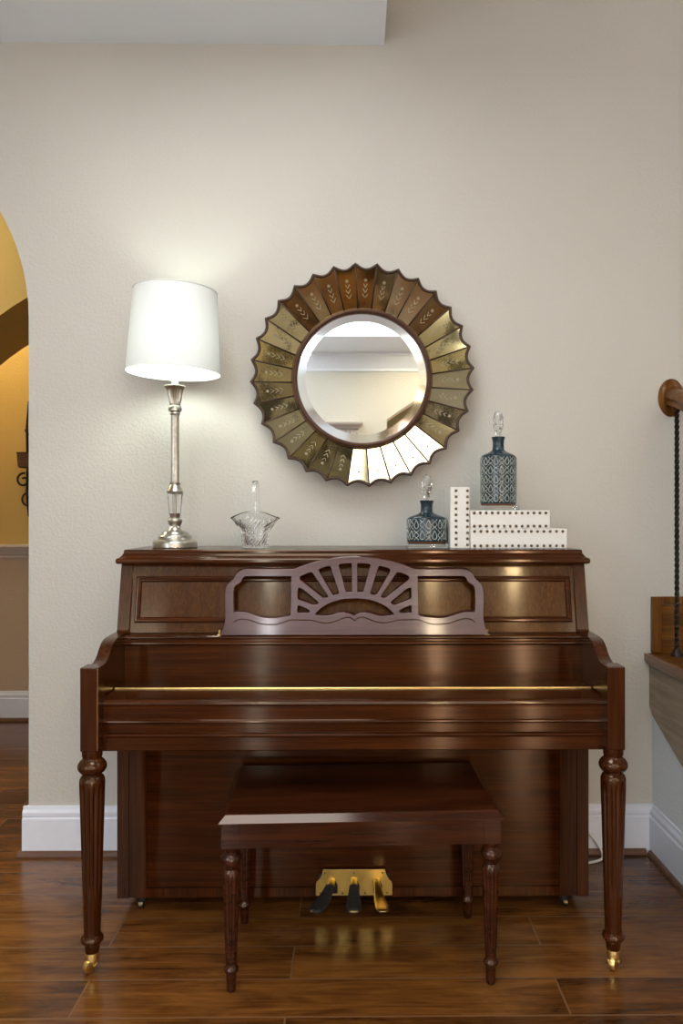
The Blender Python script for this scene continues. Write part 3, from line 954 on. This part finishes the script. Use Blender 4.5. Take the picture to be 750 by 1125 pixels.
# bulb
bc = zt + 0.17
bm = La([(0.012, zt + 0.078), (0.014, bc - 0.045), (0.024, bc - 0.026), (0.030, bc - 0.008), (0.030, bc + 0.008), (0.024, bc + 0.024), (0.012, bc + 0.031), (0.001, bc + 0.033)], 24)
obj('bulb', bm, emit('lamp_bulb_glow', (0.92, 1.0, 0.93, 1), 92.0), lamp, smooth=True)
bm = bmesh.new()
n = 64
shr, shm = [], []
for k in range(13):
    t = k / 12
    r = 0.157 + (0.139 - 0.157) * t
    shr.append([bm.verts.new((r * math.cos(2 * PI * i / n), r * math.sin(2 * PI * i / n), sz0 + (sz1 - sz0) * t)) for i in range(n)])
for a, b in zip(shr, shr[1:]):
    for i in range(n):
        bm.faces.new((a[i], a[(i + 1) % n], b[(i + 1) % n], b[i]))
tilt = Matrix.Translation((0, 0, sz0)) @ Matrix.Rotation(math.radians(1.6), 4, 'Y') @ Matrix.Translation((-0.006, 0, -sz0))
bmesh.ops.transform(bm, matrix=tilt, verts=bm.verts[:])
sh = obj('lamp_shade', bm, M['shade'], lamp, smooth=True)
for r, z in ((0.157, sz0), (0.139, sz1)):
    bm = bmesh.new()
    tube(bm, [(r * math.cos(2 * PI * i / n), r * math.sin(2 * PI * i / n), z) for i in range(n)], 0.0018, 6, closed=True)
    bmesh.ops.transform(bm, matrix=tilt, verts=bm.verts[:])
    obj('rim_wire', bm, M['socket'], sh, smooth=True)
bm = bmesh.new()
for a in (0.5, 0.5 + 2 * PI / 3, 0.5 + 4 * PI / 3):
    tube(bm, [(0.010 * math.cos(a), 0.010 * math.sin(a), bc + 0.075), (0.139 * math.cos(a), 0.139 * math.sin(a), sz1 - 0.004)], 0.0015, 6)
harp = [(0.012, 0, zt + 0.06), (0.045, 0, bc - 0.03), (0.048, 0, bc + 0.01), (0.03, 0, bc + 0.06), (0, 0, bc + 0.076), (-0.03, 0, bc + 0.06), (-0.048, 0, bc + 0.01), (-0.045, 0, bc - 0.03), (-0.012, 0, zt + 0.06)]
tube(bm, smooth_path(harp, sub=5), 0.0016, 6)
obj('harp', bm, M['silver'], lamp, smooth=True)

# ---- crystal basket
bk = thing('crystal_basket', 'clear cut crystal basket with upright handle beside the silver lamp', 'basket', (-0.333, -0.235, ZP))
bm = bmesh.new()
n, rows = 48, 14
def basket_r(t, z, inner=0.0):
    ex = 0.041 + 0.010 * z + 0.034 * max(0, (z - 0.5) / 0.5) ** 1.5      # half size towards the ears
    ey = 0.041 + 0.006 * z + 0.012 * max(0, (z - 0.3) / 0.7) ** 1.5
    cs, sn = math.cos(t), math.sin(t)
    r = ex * ey / math.sqrt((ey * cs) ** 2 + (ex * sn) ** 2)
    return r - inner
def rim_h(t):
    return 0.106 + 0.018 * math.sin(t) ** 2 - 0.006 * abs(math.cos(t)) ** 6
outer, inner = [], []
for j in range(rows + 1):
    z = j / rows
    o_, i_ = [], []
    for i in range(n):
        t = 2 * PI * i / n
        zz = z * rim_h(t)
        cut = 0.0022 * (1 if (i + j) % 2 == 0 else -0.4) if 1 <= j <= 11 else 0.0
        r = basket_r(t, z) + cut
        o_.append(bm.verts.new((r * math.cos(t), r * math.sin(t), zz)))
        r2 = basket_r(t, z, 0.007)
        i_.append(bm.verts.new((r2 * math.cos(t), r2 * math.sin(t), 0.012 + z * (rim_h(t) - 0.012))))
    outer.append(o_)
    inner.append(i_)
for G in (outer, inner):
    for a, b in zip(G, G[1:]):
        for i in range(n):
            q = (a[i], a[(i + 1) % n], b[(i + 1) % n], b[i])
            bm.faces.new(q)
for i in range(n):
    bm.faces.new((outer[-1][i], outer[-1][(i + 1) % n], inner[-1][(i + 1) % n], inner[-1][i]))
bm.faces.new(outer[0])
bm.faces.new(inner[0])
obj('bowl', bm, M['clear'], bk)
bm = bmesh.new()
R = []
for i in range(25):
    a = PI * i / 24
    y, z = -0.047 * math.cos(a), 0.118 + 0.105 * math.sin(a) ** 0.8
    ny, nz = -math.cos(a), math.sin(a)
    w, h = 0.0085, 0.0038
    R.append([bm.verts.new((sx * w, y + k * h * ny, z + k * h * nz)) for sx, k in ((-1, -1), (1, -1), (1.0, 0.6), (0.5, 1), (-0.5, 1), (-1.0, 0.6))])
for a, b in zip(R, R[1:]):
    for i in range(6):
        bm.faces.new((a[i], a[(i + 1) % 6], b[(i + 1) % 6], b[i]))
bm.faces.new(R[0])
bm.faces.new(R[-1])
obj('handle', bm, M['clear'], bk)

# ---- bottles
def bottle(label, loc, r, hb, rows, neck_r, neck_h, shoulder):
    t = thing('decorative_bottle', label, 'bottle', loc, group='blue patterned bottles on the piano')
    bh = 0.0150
    bm = bmesh.new()
    box(bm, -r, r, -r, r, 0.0002, bh, bev=0.0015)
    obj('clear_base', bm, M['acrylic'], t)
    z0 = bh + 0.0003
    zs = z0 + hb
    body = [(r * 0.93, z0), (r, z0 + 0.006)]
    for i in range(1, 13):
        body.append((r, z0 + 0.006 + (hb - 0.012) * i / 12))
    body += [(r * 0.985, zs), (r * 0.94, zs + shoulder * 0.18), (r * 0.82, zs + shoulder * 0.36), (r * 0.62, zs + shoulder * 0.58), (neck_r * 1.25, zs + shoulder * 0.86), (neck_r * 1.02, zs + shoulder * 1.05)]
    zn = zs + shoulder
    body += [(neck_r * 0.97, zn + neck_h * 0.35), (neck_r, zn + neck_h * 0.7), (neck_r * 1.15, zn + neck_h * 0.93), (neck_r * 1.18, zn + neck_h), (neck_r * 1.0, zn + neck_h + 0.001)]
    bm = bmesh.new()
    lathe(bm, body, 64, mi=0)
    # raised ogee and teardrop relief wound around the body
    cols = 10
    zb, zt_ = z0 + 0.010, zs - 0.001
    ch = (zt_ - zb) / rows
    def cyl(a, z, d=0.0006):
        return ((r + d) * math.cos(a), (r + d) * math.sin(a), z)
    da = 2 * PI / cols
    for row in range(rows):
        zz = zb + row * ch
        for c in range(cols):
            a0 = c * da + (da / 2 if row % 2 else 0)
            # teardrop with its point up
            pts = []
            for k in range(20):
                u = 2 * PI * k / 20
                wv = 0.25 * da * math.sin(u) * (0.5 - 0.5 * math.cos(u)) ** 0.6
                pts.append(cyl(a0 + wv, zz + ch * (0.52 + 0.40 * math.cos(u))))
            tube(bm, pts, 0.0019, 5, 1, closed=True)
            # strand that swings round it
            pts = []
            for k in range(13):
                u = k / 12
                pts.append(cyl(a0 + da / 2 + 0.20 * da * math.cos(2 * PI * u), zz + ch * u))
            tube(bm, pts, 0.0015, 5, 1)
            pts = [cyl(a0 + da / 2 - 0.20 * da * math.cos(2 * PI * k / 12), zz + ch * k / 12) for k in range(13)]
            tube(bm, pts, 0.0015, 5, 1)
    for f in bm.faces:
        c = f.calc_center_median()
        if c.z < z0 + 0.007 and f.material_index == 0:
            f.material_index = 2
    obj('body', bm, [M['glaze'], M['relief'], M['bottlebrown']], t, smooth=True, angle=50)
    zk = zn + neck_h + 0.0012
    k = 1.0
    prof = [(0.010, zk), (0.0095, zk + 0.004), (0.0085, zk + 0.009), (0.0115, zk + 0.020), (0.0175, zk + 0.036), (0.0185, zk + 0.043), (0.0150, zk + 0.047), (0.0175, zk + 0.051), (0.0185, zk + 0.056), (0.0150, zk + 0.072), (0.0105, zk + 0.084), (0.003, zk + 0.087)]
    obj('stopper', La(prof, 8), M['clear'], t)
    return t
bottle('squat blue patterned bottle with crystal stopper standing directly on the piano top', (0.248, -0.233, ZP), 0.0665, 0.082, 2, 0.0205, 0.040, 0.022)
bottle('tall blue patterned bottle with crystal stopper standing on the white studded books', (0.492, -0.233, 1.2640), 0.0595, 0.165, 5, 0.0195, 0.044, 0.024)

# ---- white studded books
nail_me = None
def studded(label, loc, L, H, Dp, n_long, margin, upright=False):
    """spine faces the room; L along x, H up, Dp deep"""
    global nail_me
    t = thing('studded_book', label, 'book', loc, group='white leather books with nailhead studs')
    bm = bmesh.new()
    if upright:
        box(bm, 0.0062, L - 0.0062, 0.0082, Dp - 0.006, 0.003, H - 0.003, 1)
        box(bm, 0, L, 0, 0.008, 0, H, 0, bev=0.002)
        box(bm, 0.0001, 0.006, 0.006, Dp, 0.0003, H - 0.0003, 0, bev=0.001)
        box(bm, L - 0.006, L - 0.0001, 0.006, Dp, 0.0003, H - 0.0003, 0, bev=0.001)
    else:
        box(bm, 0.003, L - 0.003, 0.0082, Dp - 0.006, 0.0062, H - 0.0062, 1)
        box(bm, 0, L, 0, 0.008, 0, H, 0, bev=0.002)
        box(bm, 0.0003, L - 0.0003, 0.006, Dp, 0.0001, 0.006, 0, bev=0.001)
        box(bm, 0.0003, L - 0.0003, 0.006, Dp, H - 0.006, H - 0.0001, 0, bev=0.001)
    obj('cover', bm, [M['leather'], M['pages']], t)
    def nail(x, z):
        global nail_me
        if nail_me is None:
            b = bmesh.new()
            lathe(b, [(0.0050, 0), (0.0049, 0.001), (0.0042, 0.0026), (0.0028, 0.0038), (0.0008, 0.0043)], 14)
            bmesh.ops.transform(b, matrix=Matrix.Rotation(PI / 2, 4, 'X'), verts=b.verts[:])
            o = obj('nailhead', b, M['nail'], t, smooth=True)
            nail_me = o.data
        else:
            o = bpy.data.objects.new('nailhead', nail_me)
            COL.objects.link(o)
            o.parent = t
        o.location = (x, -0.0003, z)
    for i in range(n_long):
        u = margin + (( H if upright else L) - 2 * margin) * i / (n_long - 1)
        if upright:
            nail(L * 0.30, u)
            nail(L - 0.007, u)
        else:
            nail(u, 0.0085)
            nail(u, H - 0.0085)
    return t
studded('thick white studded leather book standing upright beside the squat blue bottle', (0.320, -0.30, ZP), 0.064, 0.203, 0.20, 10, 0.012, True)
studded('longer white studded leather book lying flat on the piano under the other', (0.3865, -0.30, ZP), 0.321, 0.0645, 0.225, 15, 0.014)
studded('shorter white studded leather book lying flat beneath the tall blue bottle', (0.3865, -0.30, ZP + 0.0652), 0.264, 0.0605, 0.21, 13, 0.013)

# ================================================================ SUNBURST MIRROR
MX, MZ = 0.031, 1.7495
mir = thing('sunburst_mirror', 'round sunburst wall mirror with scalloped rim of antiqued gold mirror panels', 'mirror', (MX, 0, MZ))
# local frame: x right, z up, y depth (negative towards the room)
YI, YO = -0.018, -0.090
RI, RO = 0.250, 0.396
def dish(r):
    return YI + (YO - YI) * (r - RI) / (RO - RI)
NS = 32
def pol(r, a, y=None, lift=0.0):
    """a clockwise from the top"""
    return Vector((r * math.sin(a), (dish(r) if y is None else y) - lift, r * math.cos(a)))
A0 = math.radians(-3.6)
DA = 2 * PI / NS
for s in range(NS):
    a0 = A0 + s * DA + 0.0045
    a1 = A0 + (s + 1) * DA - 0.0045
    ac = (a0 + a1) / 2
    pb = [pol(RI, a0), pol(RI, a1)]
    # planar panel: frame through the panel's centre line
    er = (pol(RO, ac) - pol(RI, ac)).normalized()
    et = Vector((math.cos(ac), 0, -math.sin(ac)))
    nn = er.cross(et).normalized()
    if nn.y > 0:
        nn = -nn
    c0 = pol(RI, ac)
    Ls = (pol(RO, ac) - pol(RI, ac)).length
    def P(u, v, lift=0.0):      # u along the radius 0..1, v -1..1 across
        r = RI + (RO - RI) * u
        hw = r * math.tan(DA / 2) - 0.0022
        return c0 + er * (u * Ls) + et * (v * hw) + nn * lift
    bm = bmesh.new()
    top = [P(0, -1), P(0, 1)]
    out = []
    for k in range(13):
        v = 1 - 2 * k / 12
        u = 0.985 - 0.115 * (1 - abs(v) ** 2.0)
        out.append(P(u, v * 0.995))
    vs = [bm.verts.new(p) for p in top + out]
    bv = [bm.verts.new(p - nn * 0.004) for p in top + out]
    ft = bm.faces.new(vs)
    fb = bm.faces.new(bv[::-1])
    for i in range(len(vs)):
        bm.faces.new((vs[i], bv[i], bv[(i + 1) % len(vs)], vs[(i + 1) % len(vs)]))
    ft.normal_update()
    fb.normal_update()
    bmesh.ops.triangulate(bm, faces=[ft, fb], ngon_method='EAR_CLIP')
    # etched star and chevrons
    def strip(p, q, w):
        d = (q - p).normalized()
        x = nn.cross(d) * w
        f = bm.faces.new([bm.verts.new(p - x), bm.verts.new(q - x), bm.verts.new(q + x), bm.verts.new(p + x)])
        f.material_index = 1
    def PP(u, m, lift=0.0005):   # metric across
        r = RI + (RO - RI) * u
        return c0 + er * (u * Ls) + et * m + nn * lift
    for k, u in enumerate((0.28, 0.39, 0.50)):
        hw = 0.010 - 0.0015 * k
        strip(PP(u, 0), PP(u + 0.085, hw), 0.0011)
        strip(PP(u, 0), PP(u + 0.085, -hw), 0.0011)
    for k in range(3):
        a = PI * k / 3 + 0.3
        c = PP(0.66, 0)
        d = (er * math.cos(a) + et * math.sin(a)) * 0.0065
        strip(c - d, c + d, 0.0012)
    obj('mirror_panel', bm, [ANT[2 if 12 <= s <= 16 else (s * 7 + s // 3) % 4], M['etch']], mir)  # bottom panels get the palest patina, lifting their white reflection by colour
# bronze backing dish, ribs and scalloped edge
bm = bmesh.new()
def scal(k, per=12):
    v = 1 - 2 * (k % per) / per
    return RO * (1.0 - 0.046 * (1 - abs(v) ** 2.0))
edge = []
tot = NS * 12
for k in range(tot):
    a = A0 + DA * k / 12
    r = scal(k) + 0.002
    edge.append(pol(r, a, lift=-0.002))
tube(bm, edge, 0.0056, 8, closed=True)
obj('scalloped_edge', bm, M['bronze_dark'], mir, smooth=True)
bm = bmesh.new()
rin = [bm.verts.new(pol(RI - 0.02, A0 + DA * k / 12, y=YI + 0.017)) for k in range(tot)]
rout = [bm.verts.new(e + Vector((0, 0.006, 0))) for e in edge]
rb = [bm.verts.new(e + Vector((0, 0.014, 0))) for e in edge]
rbi = [bm.verts.new(pol(RI - 0.02, A0 + DA * k / 12, y=-0.001)) for k in range(tot)]
for A, Bq in ((rin, rout), (rout, rb), (rb, rbi), (rbi, rin)):
    for k in range(tot):
        bm.faces.new((A[k], A[(k + 1) % tot], Bq[(k + 1) % tot], Bq[k]))
obj('backing', bm, M['bronze_dark'], mir)
for s in range(NS):
    a = A0 + s * DA
    bm = bmesh.new()
    tube(bm, [pol(RI - 0.004, a, lift=-0.0005), pol(RO, a, lift=-0.0005)], 0.0030, 6)
    obj('rib', bm, M['bronze_dark'], mir, smooth=True)
# inner bronze ring
bm = bmesh.new()
prof = [(0.2375, -0.002), (0.2375, -0.024), (0.2400, -0.030), (0.2455, -0.033), (0.2510, -0.031), (0.2555, -0.026), (0.2575, -0.020), (0.2575, -0.002)]
n = 96
R = [[bm.verts.new((r * math.sin(2 * PI * i / n), y, r * math.cos(2 * PI * i / n))) for i in range(n)] for r, y in prof]
for j in range(len(R)):
    a, b = R[j], R[(j + 1) % len(R)]
    for i in range(n):
        bm.faces.new((a[i], a[(i + 1) % n], b[(i + 1) % n], b[i]))
obj('inner_ring', bm, M['bronze'], mir, smooth=True, angle=40)
# bevelled centre glass
bm = bmesh.new()
R = []
for r, y in ((0.238, -0.0168), (0.208, -0.0176)):
    R.append([bm.verts.new((r * math.sin(2 * PI * i / n), y, r * math.cos(2 * PI * i / n))) for i in range(n)])
for i in range(n):
    bm.faces.new((R[0][i], R[0][(i + 1) % n], R[1][(i + 1) % n], R[1][i])).material_index = 1
bm.faces.new(R[1])
back = [bm.verts.new((0.238 * math.sin(2 * PI * i / n), -0.010, 0.238 * math.cos(2 * PI * i / n))) for i in range(n)]
for i in range(n):
    bm.faces.new((R[0][i], R[0][(i + 1) % n], back[(i + 1) % n], back[i]))
bm.faces.new(back)
obj('mirror_glass', bm, [M['mirror'], M['bevel']], mir)

# ================================================================ HALL SCONCE, CORD
sx_, sz_ = -1.925, 1.575
sn = thing('wall_sconce', 'dark iron candle sconce with scrolls on the amber hall wall through the arch', 'sconce', (sx_, 1.86, sz_))
bm = bmesh.new()
def scroll(c, r0, r1, a0, a1, n=26):
    return [(c[0] + (r0 + (r1 - r0) * i / n) * math.cos(a0 + (a1 - a0) * i / n), c[1], c[2] + (r0 + (r1 - r0) * i / n) * math.sin(a0 + (a1 - a0) * i / n)) for i in range(n + 1)]
XO = -0.075
tube(bm, [(0.035 + XO, -0.02, -0.34), (0.025 + XO, -0.02, -0.2), (0.03 + XO, -0.02, 0.0), (0.025 + XO, -0.02, 0.2), (0.033 + XO, -0.02, 0.36)], [0.004, 0.008, 0.009, 0.008, 0.003], 8)
tube(bm, scroll((0.010 + XO, -0.03, -0.12), 0.045, 0.012, 1.4, 8.5), 0.007, 8)
tube(bm, scroll((0.040 + XO, -0.03, -0.24), 0.045, 0.01, 2.0, 9.0), 0.006, 8)
tube(bm, scroll((0.065 + XO, -0.03, 0.19), 0.045, 0.01, 3.2, 9.6), 0.006, 8)
tube(bm, [(0.03 + XO, -0.02, -0.06), (0.0, -0.08, -0.07), (0.010, -0.11, -0.05)], 0.008, 8)
obj('scroll_frame', bm, M['iron'], sn, smooth=True)
bm = bmesh.new()
rect_rings(bm, -0.045, 0.065, -0.16, -0.06, [(-0.01, -0.052), (0.0, -0.045), (0.004, 0.03), (0.008, 0.04)])
obj('candle_cup', bm, M['shoe'], sn)
bm = La([(0.03, 0.04), (0.03, 0.15), (0.02, 0.153)], 20, (0.035, -0.11, 0))
obj('candle', bm, M['candle'], sn, smooth=True, angle=40)

bm = bmesh.new()
path = [(0.60, -0.05, 0.006), (0.74, -0.09, 0.005), (0.82, -0.105, 0.005), (0.865, -0.095, 0.005), (0.895, -0.075, 0.005), (0.905, -0.055, 0.012), (0.90, -0.04, 0.03), (0.88, -0.035, 0.06), (0.85, -0.03, 0.09), (0.80, -0.03, 0.12), (0.72, -0.03, 0.13)]
tube(bm, smooth_path(path, sub=6), 0.0045, 8)
tag(obj('power_cord', bm, M['cord'], smooth=True), 'white electric cord looping on the floor behind the right piano leg', 'cord')

# ================================================================ LIGHTS
def point(name, loc, power, col, r=0.06):
    l = bpy.data.lights.new(name, 'POINT')
    l.energy = power
    l.color = col
    l.shadow_soft_size = r
    o = bpy.data.objects.new(name, l)
    COL.objects.link(o)
    o.location = loc
    return o
point('hall_lamp_light', (-2.5, 0.44, 2.75), 27, (1.0, 0.90, 0.66), 0.08)
point('hall_far_light', (-2.3, 1.50, 2.80), 22, (1.0, 0.90, 0.66), 0.08)
point('passage_light', (1.1, YB - 1.0, 2.6), 2.5, (1.0, 0.80, 0.5), 0.08)
# unseen ceiling discs added to throw streaks onto the piano lacquer
def added_downlight(x, y, col, s):
    bm = bmesh.new()
    lathe(bm, [(0.055, -0.004), (0.055, -0.002)], 24, (x, y, ZC))
    w = struct('ceiling_light', bm, emit('downlight_glow', col, s))
    bm = bmesh.new()
    lathe(bm, [(0.080, -0.003), (0.080, 0.0)], 24, (x, y, ZC))
    obj('trim_ring', bm, M['white'], w)
added_downlight(0.756, -5.0, (1.0, 0.86, 0.60, 1), 560)
added_downlight(1.54, -5.0, (1.0, 0.86, 0.60, 1), 760)
added_downlight(-0.80, -5.0, (0.88, 0.94, 1.0, 1), 320)

w = bpy.data.worlds.new('world')
sc.world = w
w.use_nodes = True
w.node_tree.nodes['Background'].inputs[0].default_value = (0.75, 0.85, 1.0, 1)
w.node_tree.nodes['Background'].inputs[1].default_value = 0.3

# ================================================================ CAMERA
cam = bpy.data.cameras.new('camera')
cam.sensor_fit = 'AUTO'
cam.sensor_width = 36
cam.lens = 850 / 1125 * 36
cam.shift_x = -(397 - 375) / 1125
cam.shift_y = (565 - 562.5) / 1125
cam.clip_start = 0.05
co = bpy.data.objects.new('camera', cam)
COL.objects.link(co)
co.location = (0, -2.86, 1.25)
co.rotation_euler = (PI / 2, 0, -math.radians(0.585))
sc.camera = co

sc.view_settings.view_transform = 'Standard'
sc.view_settings.look = 'None'
sc.view_settings.gamma = 1
sc.view_settings.use_curve_mapping = False
sc.view_settings.exposure = 0.22
sc.cycles.use_denoising = True
sc.cycles.max_bounces = 10
sc.cycles.transmission_bounces = 10
sc.cycles.sample_clamp_indirect = 6
